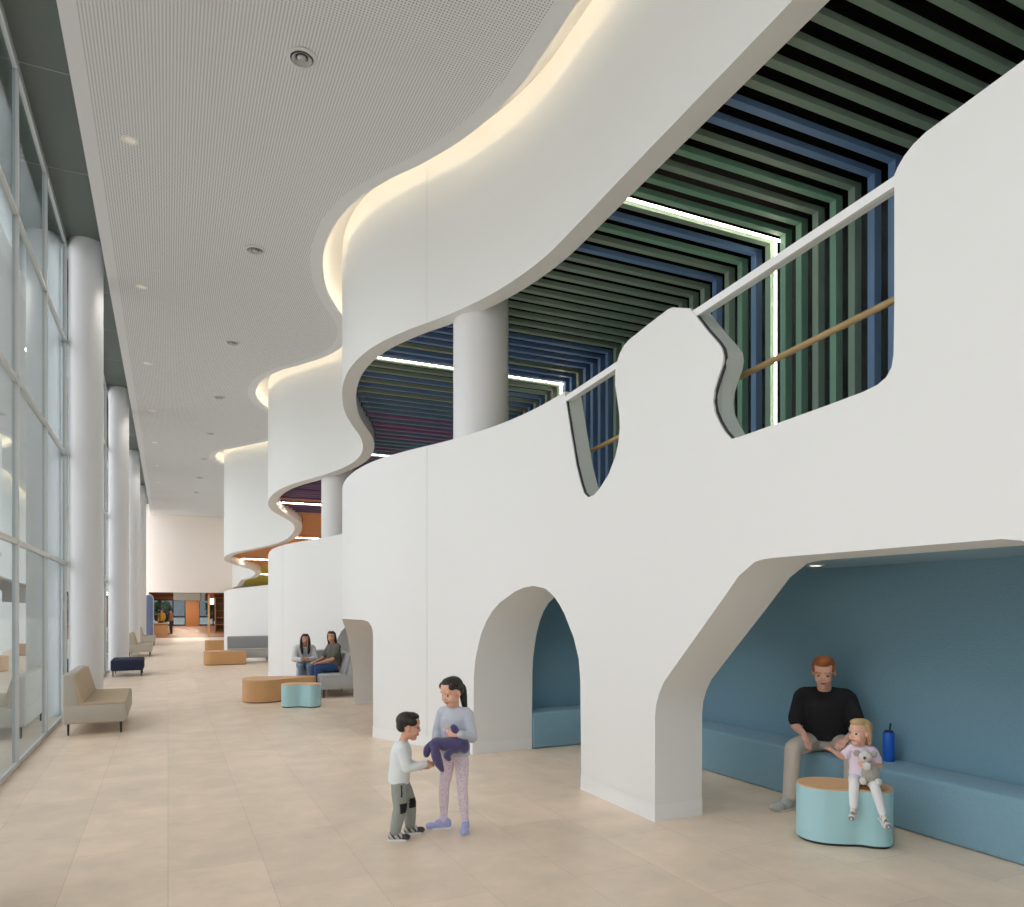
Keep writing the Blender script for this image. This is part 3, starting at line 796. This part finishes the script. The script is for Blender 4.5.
    if style == 'toddler':
        e((0, -.26, -.05), (.31, .2, .3)); e((0, .1, .40), (.25, .26, .12))
        for s in (-1, 1): cc([((s*.27, -.1, .25), .13), ((s*.31, -.16, -.02), .1), ((s*.27, -.22, -.3), .08), ((s*.25, -.24, -.42), .05)])
        cc([((0, -.3, .1), .2), ((0, -.34, -.2), .17), ((0, -.34, -.42), .09)])
    if style == 'ponytail':
        e((0, -.3, .05), (.29, .18, .26))
        for s in (-1, 1): e((s*.25, .03, .26), (.11, .23, .15)); e((s*.30, -.17, .0), (.06, .13, .16))
        cc([((0, -.38, .12), .14), ((0, -.52, -.05), .15), ((.0, -.5, -.35), .14), ((0, -.46, -.65), .11), ((0, -.46, -.9), .07), ((0, -.48, -1.08), .03)])
    if style == 'long':
        e((0, -.28, -.05), (.31, .19, .3))
        for s in (-1, 1):
            cc([((s*.14, .12, .42), .14), ((s*.31, .03, .15), .12), ((s*.36, -.02, -.2), .13), ((s*.36, .06, -.6), .14), ((s*.32, .16, -1.0), .14), ((s*.27, .2, -1.3), .09)])
        cc([((0, -.3, .1), .25), ((0, -.36, -.3), .24), ((0, -.36, -.8), .22), ((0, -.36, -1.2), .15)])
    if style == 'longback':
        e((0, -.28, -.05), (.31, .19, .3))
        for s in (-1, 1): cc([((s*.14, .10, .42), .14), ((s*.31, .0, .15), .11), ((s*.33, -.12, -.2), .12), ((s*.3, -.24, -.6), .13)])
        cc([((0, -.3, .1), .25), ((0, -.36, -.3), .25), ((.03, -.40, -.8), .26), ((.06, -.42, -1.4), .22), ((.08, -.42, -1.85), .12)])
    blob('hair', bm, vx*.9, hairm, root, None, 3)
    # --- top
    bm = bmesh.new(); g = S.get('loose', .012)*k+.002; torso(bm, g, S.get('hem', .12))
    for s in ('L', 'R'):
        a, b, c = J['sh'+s], J['el'+s], J['wr'+s]
        if S['sleeve'] == 'long': pts = [(a, .05*k+g), (a+(b-a)*.5, .047*k+g), (b, .042*k+g), (b+(c-b)*.5, .036*k+g), (c-(c-b)*.06, .029*k+g)]
        else: pts = [(a, .05*k+g), (a+(b-a)*.45, .050*k+g), (a+(b-a)*S['sleeve'], .049*k+g)]
        chain(bm, pts)
    topm = S['topm'] if isinstance(S['topm'], list) else [S['topm']]
    blob('top', bm, vx, topm, root, S.get('topzone'), 5)
    # --- trousers
    bm = bmesh.new(); g = S.get('legloose', .008)*k
    w = S.get('wide', 1)
    ell(bm, pv, (.160*w*k+min(g, .004), .116*k+min(g, .004), .17*L), TR); 
    for s in ('L', 'R'):
        a, b, c = J['hip'+s], J['kn'+s], J['an'+s]; e_ = S.get('legend', .95)
        chain(bm, [(pv+(a-pv)*.5, .095*k+min(g, .004)), (a+(b-a)*.15, .082*k+g*.6), (a+(b-a)*.55, .07*k+g), (b, .056*k+g), (b+(c-b)*.35, .054*k+g), (b+(c-b)*e_, S.get('cuff', .04)*k+g)])
    legm = S['legm'] if isinstance(S['legm'], list) else [S['legm']]
    blob('trousers', bm, vx, legm, root, S.get('legzone'), 4)
    # --- shoes and socks
    for s in ('L', 'R'):
        if S.get('noshoes'): break
        c = J['an'+s]; f = Vector(S['feet'][s]).normalized(); u = Vector(S.get('footup', (0, 0, 1))); R = basis(f, u); u = R.col[2]; FL = S['footlen']
        if S.get('sock'):
            bm = bmesh.new(); cap(bm, c+(J['kn'+s]-c)*.16, .042*k, c-u*.01, .042*k); blob('sock', bm, vx*.7, S['sock'], root, None, 2)
        heel = c-f*FL*.18-u*S['ankh']*.42; toe = c+f*FL*.55-u*S['ankh']*.62
        bm = bmesh.new()
        ell(bm, heel+f*FL*.04, (FL*.175, FL*.20, FL*.24), R); ell(bm, c+f*FL*.14-u*S['ankh']*.45, (FL*.17, FL*.27, FL*.23), R); ell(bm, toe-f*FL*.02, (FL*.19, FL*.25, FL*.155), R)
        cap(bm, c+u*FL*.04, FL*.165, heel+f*FL*.06, FL*.16)
        # cut flat at the sole
        sh_ = blob('shoe', bm, vx*.8, S['shoem'], root, (lambda p, c=c, f=f, u=u: S['shoezone'](p-c, f, u)) if S.get('shoezone') else None, 3)
        zcut = (c-u*S['ankh']*.88).dot(u)
        for v in sh_.data.vertices:
            d = v.co.dot(u)-zcut
            if d < 0: v.co -= u*d
        bm = bmesh.new()
        o2 = [(-.17, -.30), (-.1, -.35), (.1, -.35), (.17, -.30), (.165, 0), (.20, .3), (.17, .52), (.06, .62), (-.06, .62), (-.17, .52), (-.20, .3), (-.165, 0)]
        prism([(x*FL, y*FL) for x, y in spline(o2, 4)], 0, S['ankh']*.2, S['ankh']*.05, bm)
        for v in bm.verts: v.co = c-u*S['ankh']+R@v.co
        obj('sole', bm, S['solem'], sh_, 50)
    return root


def rzf(x, y): return math.atan2(-x, y)
V3 = Vector
# ---- boy, in profile toward the girl
JB = dict(pelvis=(0, 0, .46), neck=(0, .025, .730), head=(0, .08, .842), shR=(.088, .015, .690), shL=(-.088, .03, .690), elR=(.112, .055, .545), wrR=(.075, .195, .565), elL=(-.105, .07, .545), wrL=(-.045, .175, .515),
          hipR=(.055, -.005, .43), hipL=(-.055, .01, .43), knR=(.068, .005, .245), knL=(-.062, .085, .25), anR=(.075, -.035, .062), anL=(-.07, .09, .062))
def bz(p):
    for kk in ('knR', 'knL'):
        q = p-V3(JB[kk])
        if abs(q.z) < .036 and q.y > -.005 and abs(q.x) < .06: return 1
    return 1 if p.x > .06 and abs(p.y-.012) < .007 and abs(p.z-.375) < .045 else 0
def shoepat(p, f, u):
    a = p.dot(f); b = p.dot(u)
    if a > .055: return 1
    return 1 if math.sin(a*150+b*110) > .35 else 0
figure('person', 'small boy with short black hair in white long-sleeved top and grey joggers', (1.60, 5.49, 0), rzf(.98, -.22), dict(
    k=.60, head=.215, child=True, voxel=.005, fine=True, skinname='boy', skin=(222, 168, 142), hairname='black', hair=(34, 28, 26), style='short', hrot=(-.05, -.12, 0), J=JB, neckr=.056, wide=.98,
    hands=dict(R=((-.35, 1, -.1), (-.9, -.2, -.5), (0, .2, 1), .7), L=((.3, 1, -.05), (.3, 0, 1), (-.9, .2, .2), .6)), handlen=.105, sleeve='long', loose=.016, hem=.16,
    topm=mat('white_jersey', (226, 232, 232), .9, .02, 20), legm=[mat('grey_jersey', (150, 156, 150), .9, .05, 30), mat('black_patch', (24, 24, 26), .8)], legzone=bz, legloose=.03, legend=.93,
    feet=dict(R=(.12, 1, 0), L=(-.08, 1, 0)), footlen=.15, ankh=.062, shoem=[mat('shoe_pale', (196, 190, 184), .6), mat('shoe_dark', (66, 62, 68), .6)], shoezone=shoepat, solem=mat('sole_white', (232, 236, 234), .5), sock=mat('sock_charcoal', (58, 60, 72), .9)))
# ---- girl
JG = dict(pelvis=(-.005, 0, .63), neck=(0, .005, .968), head=(.012, .045, 1.092), shR=(.112, 0, .915), shL=(-.112, 0, .915), elR=(.145, .02, .765), wrR=(.105, .13, .675), elL=(-.160, .02, .742), wrL=(-.118, .165, .790),
          hipR=(.055, 0, .59), hipL=(-.06, 0, .59), knR=(.085, .02, .335), knL=(-.072, .02, .335), anR=(.105, -.01, .068), anL=(-.085, -.01, .068))
def gz(p):
    if p.y > .03:
        for (x, z, r, i) in ((.03, .815, .013, 1), (.012, .822, .012, 1), (.024, .80, .01, 3), (.045, .775, .010, 2), (.03, .765, .008, 2), (.06, .80, .01, 3)):
            if (p.x-x)**2+(p.z-z)**2 < r*r: return i
    return 0
def dotted():
    m = mat('lilac_dotted', (218, 200, 210), .85)
    nt_ = m.node_tree; b = nt_.nodes['Principled BSDF']; tc = nt_.nodes['Texture Coordinate']
    v = nt_.nodes.new('ShaderNodeTexVoronoi'); v.inputs['Scale'].default_value = 85
    r = nt_.nodes.new('ShaderNodeMath'); r.operation = 'LESS_THAN'; r.inputs[1].default_value = .34
    x = nt_.nodes.new('ShaderNodeMix'); x.data_type = 'RGBA'; x.inputs[6].default_value = (*lin((232, 216, 226)), 1); x.inputs[7].default_value = (*lin((194, 172, 194)), 1)
    nt_.links.new(tc.outputs['Object'], v.inputs['Vector']); nt_.links.new(v.outputs['Distance'], r.inputs[0]); nt_.links.new(r.outputs[0], x.inputs[0]); nt_.links.new(x.outputs[2], b.inputs['Base Color'])
    return m
LAV = mat('shoe_lavender', (172, 178, 226), .6)
figure('person', 'girl with long black ponytail in pale grey sweater and lilac dotted leggings', (2.05, 5.475, 0), rzf(-.724, -.69), dict(
    k=.70, head=.225, child=True, voxel=.0055, fine=True, down=True, skinname='girl', skin=(228, 176, 150), hairname='black', hair=(34, 28, 26), style='ponytail', hrot=(-.38, -.30, 0), J=JG, neckr=.05, wide=.92,
    hands=dict(R=((-.5, .7, -.35), (-.7, -.5, .2), (0, .3, 1), .5), L=((.93, .34, .06), (.3, -.8, -.1), (.1, .2, 1), .8)), handlen=.125, sleeve='long', loose=.014, hem=.12,
    topm=[mat('grey_sweater', (196, 202, 212), .9, .03, 40), mat('print_peach', (238, 190, 150), .9), mat('print_pink', (226, 150, 190), .9), mat('print_white', (240, 236, 232), .9)], topzone=gz,
    legm=dotted(), legloose=.004, legend=.86, cuff=.037, feet=dict(R=(.85, .55, 0), L=(-.35, .94, 0)), footlen=.185, ankh=.068, shoem=[LAV], solem=mat('sole_white', (232, 236, 234), .5), sock=mat('sock_lilac', (222, 208, 232), .9)))
# ---- man on the bench
JM = dict(pelvis=(0, .02, .10), neck=(0, .14, .575), head=(.005, .245, .735), shR=(.19, .10, .495), shL=(-.19, .10, .495), elR=(.25, .13, .235), wrR=(.165, .295, .19), elL=(-.275, .16, .235), wrL=(-.185, .37, .185),
          hipR=(.10, .02, .095), hipL=(-.10, .02, .095), knR=(.24, .45, .085), knL=(-.23, .445, .09), anR=(.265, .44, -.35), anL=(-.225, .43, -.35))
figure('person', 'man with reddish hair in black t-shirt sitting on the blue bench, looking down', (5.42, 4.90, .45), rzf(-.77, -.64), dict(
    k=1.04, head=.27, voxel=.008, fine=True, down=True, skinname='man', skin=(232, 178, 154), hairname='auburn', hair=(168, 98, 54), style='quiff', hrot=(0, -.30, 0), J=JM, neckr=.06, wide=1.05,
    hands=dict(R=((-.35, .6, -.62), (.5, -.4, -.7), (-1, .2, .2), .5), L=((.35, .8, -.25), (0, -.3, -1), (1, 0, 0), .5)), handlen=.185, sleeve=.78, loose=.022,
    topm=mat('black_cotton', (26, 26, 30), .9), legm=mat('stone_chino', (204, 194, 182), .9, .04, 20), legloose=.012, legend=.93, cuff=.052,
    feet=dict(R=(.6, .8, 0), L=(-.1, 1, 0)), footlen=.28, ankh=.10, hem=-.10, shoem=[mat('shoe_grey', (172, 178, 174), .8, .15, 60)], solem=mat('sole_cream', (206, 200, 186), .6), sock=mat('sock_grey', (150, 148, 142), .9)))
# ---- toddler on the teal ottoman
JT = dict(pelvis=(0, 0, .072), neck=(0, .0, .292), head=(.018, .02, .402), shR=(.075, 0, .262), shL=(-.075, 0, .262), elR=(.135, .05, .215), wrR=(.195, .095, .262), elL=(-.118, .04, .165), wrL=(-.045, .145, .195),
          hipR=(.045, .0, .062), hipL=(-.045, .0, .062), knR=(.055, .15, .05), knL=(-.08, .155, .045), anR=(.058, .185, -.125), anL=(-.135, .20, -.155))
def tshoe(p, f, u): return 1 if math.sin(p.dot(f)*170+p.dot(u)*60) > .6 else 0
figure('person', 'blonde toddler in pale pink tee and white leggings sitting on the teal ottoman', (4.70, 3.91, .42), rzf(-.76, -.65), dict(
    k=.53, head=.20, child=True, voxel=.0045, fine=True, skinname='toddler', skin=(232, 184, 160), lip=(206, 128, 116), hairname='blonde', hair=(196, 164, 120), style='toddler', hrot=(-.75, .0, 0), J=JT, neckr=.05, wide=.98,
    hands=dict(R=((.7, .35, .45), (0, .6, -.7), (-.5, .4, .8), .4), L=((.95, .1, -.1), (0, -1, .1), (0, .2, 1), .6)), handlen=.088, sleeve=.62, loose=.016, hem=-.06,
    topm=mat('pale_pink_tee', (236, 222, 236), .9), legm=mat('white_leggings', (234, 236, 238), .9), legloose=.012, legend=.92,
    feet=dict(R=(.15, .85, -.35), L=(-.3, .85, -.3)), footup=(0, .35, 1), footlen=.13, ankh=.05, shoem=[mat('toddler_shoe', (220, 214, 204), .6), mat('toddler_shoe_grey', (130, 128, 130), .6)], shoezone=tshoe, solem=mat('sole_white', (232, 236, 234), .5), sock=mat('sock_white', (236, 236, 236), .9)))
# ---- two seated women in the wall bay
JW = dict(pelvis=(0, .02, .10), neck=(0, .20, .505), head=(-.01, .275, .645), shR=(.165, .17, .455), shL=(-.165, .17, .455), elR=(.215, .27, .235), wrR=(.055, .42, .23), elL=(-.215, .27, .235), wrL=(-.04, .43, .235),
          hipR=(.09, .02, .095), hipL=(-.09, .02, .095), knR=(.08, .45, .10), knL=(-.08, .45, .10), anR=(.09, .42, -.37), anL=(-.09, .42, -.37))
def wz(p): return 1 if abs(p.x) < .045 and p.y > .1 else 0
figure('person', 'seated woman with long dark hair in white jacket, hands clasped', (2.62, 16.10, .45), rzf(-.12, -1), dict(
    k=.95, head=.225, voxel=.01, skinname='woman', skin=(200, 146, 116), hairname='dark', hair=(30, 24, 24), style='long', hrot=(.0, -.05, 0), J=JW, neckr=.048,
    hands=dict(R=((-.8, .5, .1), (-.3, -.8, 0), (0, .2, 1), .8), L=((.8, .5, .05), (.3, -.8, 0), (0, .2, 1), .8)), handlen=.17, sleeve='long', hem=-.04, loose=.020,
    topm=[mat('white_jacket', (214, 214, 216), .9), mat('inner_tee', (190, 192, 196), .9)], topzone=wz, legm=mat('pale_jeans', (116, 136, 156), .9, .05, 20), legloose=.01,
    feet=dict(R=(.1, 1, 0), L=(-.1, 1, 0)), footlen=.23, ankh=.08, shoem=[mat('shoe_black', (40, 40, 42), .6)], solem=mat('sole_white', (232, 236, 234), .5)))
JV = dict(pelvis=(0, .02, .10), neck=(0, .06, .565), head=(0, .10, .715), shR=(.165, .05, .515), shL=(-.165, .05, .515), elR=(.19, .19, .27), wrR=(.09, .40, .225), elL=(-.19, .17, .275), wrL=(-.10, .38, .215),
          hipR=(.09, .02, .095), hipL=(-.09, .02, .095), knR=(.08, .45, .10), knL=(-.08, .45, .10), anR=(.09, .44, -.37), anL=(-.09, .44, -.37))
figure('person', 'seated woman with very long black hair in olive grey tee and blue trousers', (3.10, 15.17, .45), rzf(-.96, -.28), dict(
    k=.97, head=.225, voxel=.01, skinname='woman', skin=(200, 146, 116), hairname='dark', hair=(30, 24, 24), style='longback', hrot=(.75, -.02, 0), J=JV, neckr=.048,
    hands=dict(R=((-.3, .9, -.1), (0, 0, -1), (-1, 0, 0), .5), L=((.3, .9, -.1), (0, 0, -1), (1, 0, 0), .5)), handlen=.17, sleeve=.7, hem=-.04, loose=.016,
    topm=mat('olive_tee', (96, 94, 86), .9), legm=mat('blue_trousers', (52, 78, 122), .9, .05, 20), legloose=.016,
    feet=dict(R=(.1, 1, 0), L=(-.1, 1, 0)), footlen=.23, ankh=.08, shoem=[mat('shoe_black', (40, 40, 42), .6)], solem=mat('sole_white', (232, 236, 234), .5)))
# ---- two people far off in the room beyond
JS = dict(pelvis=(0, 0, .92), neck=(0, .02, 1.40), head=(0, .05, 1.55), shR=(.17, 0, 1.35), shL=(-.17, 0, 1.35), elR=(.22, .0, 1.08), wrR=(.2, .12, .86), elL=(-.22, .0, 1.08), wrL=(-.2, .12, .86),
          hipR=(.09, 0, .88), hipL=(-.09, 0, .88), knR=(.1, .02, .48), knL=(-.1, .02, .48), anR=(.1, 0, .08), anL=(-.1, 0, .08))
def far_person(label, loc, rz, top, leg):
    figure('person', label, loc, rz, dict(k=.95, head=.23, voxel=.018, skinname='woman', skin=(200, 146, 116), hairname='dark', hair=(30, 24, 24), style='short', J=JS, hands=dict(R=((0, .3, -1), (-1, 0, 0), (0, 1, 0), .4), L=((0, .3, -1), (1, 0, 0), (0, 1, 0), .4)),
        handlen=.17, sleeve='long', loose=.02, topm=top, legm=leg, feet=dict(R=(.1, 1, 0), L=(-.1, 1, 0)), footlen=.24, ankh=.08, shoem=[mat('shoe_black', (40, 40, 42), .6)], solem=mat('sole_white', (232, 236, 234), .5)))
far_person('distant person in brown top and dark trousers standing right of the far counter', (.20, 54.6, 0), 1.2, mat('brown_top', (120, 84, 70), .9), mat('dark_trousers', (40, 38, 42), .9))
far_person('distant person in yellow top standing behind the far counter', (-.38, 55.2, 0), 2.6, mat('yellow_top', (206, 160, 70), .9), mat('dark_trousers', (40, 38, 42), .9))

# ---- plush toys
PURP = mat('purple_plush', (82, 76, 116), .95, .1, 60, .6, 160, spec=.1, sheen=.5)
def plush(label, loc, rz): return thing('plush_toy', label, 'plush toy', loc, rz)
t = plush('floppy dark purple plush toy held between the boy and the girl', (1.905, 5.35, .69), -.341)
bm = bmesh.new()
ell(bm, (.10, 0, .015), (.078, .06, .066)); ell(bm, (.165, 0, .0), (.042, .045, .058)); ell(bm, (-.045, -.005, .02), (.058, .055, .055)); cap(bm, (-.04, 0, .02), .05, (.08, 0, .02), .055)
blob('body', bm, .006, PURP, t)
bm = bmesh.new(); chain(bm, curvechain([((-.055, -.03, .0), .036), ((-.05, -.045, -.06), .04), ((-.03, -.045, -.12), .034), ((-.002, -.04, -.175), .014)])); blob('ear', bm, .006, PURP, t)
bm = bmesh.new(); chain(bm, curvechain([((-.08, .02, .02), .03), ((-.115, .02, -.02), .034), ((-.125, .02, -.06), .026)])); blob('ear', bm, .006, PURP, t)
bm = bmesh.new(); chain(bm, curvechain([((.055, -.04, -.03), .026), ((.03, -.05, -.06), .026), ((.045, -.05, -.085), .02)])); blob('arm', bm, .006, PURP, t)
bm = bmesh.new(); chain(bm, curvechain([((.09, -.01, .05), .026), ((.105, -.015, .09), .022), ((.092, -.02, .13), .032), ((.08, -.02, .15), .026)])); blob('foot', bm, .006, PURP, t)
bm = bmesh.new(); ell(bm, (-.015, -.06, -.02), (.012, .012, .009)); blob('nose', bm, .004, mat('plush_pink', (214, 140, 130), .9), t)
t = plush('grey and white plush koala hugged by the toddler', (4.70, 3.91, .42), rzf(-.76, -.65))
KG = mat('koala_grey', (176, 172, 164), .95, .1, 60, .6, 200, spec=.1, sheen=.4); KW = mat('koala_white', (222, 220, 214), .95, .05, 60, .5, 200, spec=.1, sheen=.4)
bm = bmesh.new(); ell(bm, (-.055, .125, .125), (.062, .05, .075)); blob('body', bm, .005, KG, t)
bm = bmesh.new(); ell(bm, (-.02, .135, .245), (.045, .04, .042)); blob('head', bm, .005, KW, t)
for s in (-1, 1):
    bm = bmesh.new(); ell(bm, (-.02+s*.056, .125, .265), (.026, .016, .026)); blob('ear', bm, .005, KG, t)
    bm = bmesh.new(); ell(bm, (-.055+s*.05, .165, .075), (.026, .03, .028)); blob('foot', bm, .005, KW, t)
bm = bmesh.new(); ell(bm, (-.03, .175, .185), (.030, .02, .034)); blob('belly', bm, .005, KW, t)
bm = bmesh.new(); ell(bm, (-.015, .178, .243), (.010, .008, .013)); blob('nose', bm, .003, mat('koala_nose', (70, 66, 66), .6), t)
# ------------------------------------------------------------------ camera, lights, world
cam = bpy.data.cameras.new('camera'); co = bpy.data.objects.new('camera', cam); COL.objects.link(co)
cam.sensor_width = 36; cam.lens = 36*740/1024; cam.shift_x = 0; cam.shift_y = (608-453.5)/1024
cam.clip_start = .05; cam.clip_end = 500
co.location = (0, 0, 1.75); co.rotation_euler = (PI/2, 0, -math.atan2(344, 740))
SC.camera = co

w = bpy.data.worlds.new('World'); SC.world = w; w.use_nodes = True
nt = w.node_tree; bg = nt.nodes['Background']
tc = nt.nodes.new('ShaderNodeTexCoord'); sx = nt.nodes.new('ShaderNodeSeparateXYZ'); mr = nt.nodes.new('ShaderNodeMapRange')
mr.inputs['From Min'].default_value = 0; mr.inputs['From Max'].default_value = 1; mr.inputs['To Min'].default_value = .9; mr.inputs['To Max'].default_value = 4.2
nt.links.new(tc.outputs['Generated'], sx.inputs[0]); nt.links.new(sx.outputs['Z'], mr.inputs['Value']); nt.links.new(mr.outputs[0], bg.inputs['Strength'])
bg.inputs['Color'].default_value = (.98, .965, 1.0, 1)
def area(name, loc, rot, sx, sy, power, rgb=(1, .96, .9)):
    l = bpy.data.lights.new(name, 'AREA'); l.shape = 'RECTANGLE'; l.size = sx; l.size_y = sy; l.energy = power; l.color = rgb
    o = bpy.data.objects.new(name, l); o.location = loc; o.rotation_euler = rot; COL.objects.link(o); return o
def spot(name, loc, power, ang=150, rgb=(1, .95, .88), rad=.06):
    l = bpy.data.lights.new(name, 'SPOT'); l.energy = power; l.color = rgb; l.spot_size = math.radians(ang); l.spot_blend = .8; l.shadow_soft_size = rad
    o = bpy.data.objects.new(name, l); o.location = loc; COL.objects.link(o); return o
for i in range(9): spot('lamp_beam', (-.40, 9.6+4.3*(i-2), CZ-.03), 25, 170)

for y in (.6, 2.4, 4.2, 6.0, 7.6): spot('niche_fill', (4.78, y, 2.12), 16, 110, (1, .96, .9), .1)  # fill spots without fixtures, added to brighten the niche floor and bench
for y in (52.5, 58, 65, 72, 77): area('far_room_fill', (1.5, y, 2.95), (0, 0, 0), 2.5, .6, 110, (1, .85, .68))  # fill lights added to warm up the far room, no fixtures there

vs = SC.view_settings; SC.display_settings.display_device = 'sRGB'
vs.view_transform = 'Standard'; vs.look = 'None'; vs.exposure = 0.54; vs.gamma = 1; vs.use_curve_mapping = False
SC.cycles.max_bounces = 10; SC.cycles.diffuse_bounces = 5; SC.cycles.glossy_bounces = 4; SC.cycles.transparent_max_bounces = 16
SC.cycles.caustics_reflective = False; SC.cycles.caustics_refractive = False; SC.cycles.sample_clamp_indirect = 6
SC.cycles.use_denoising = True
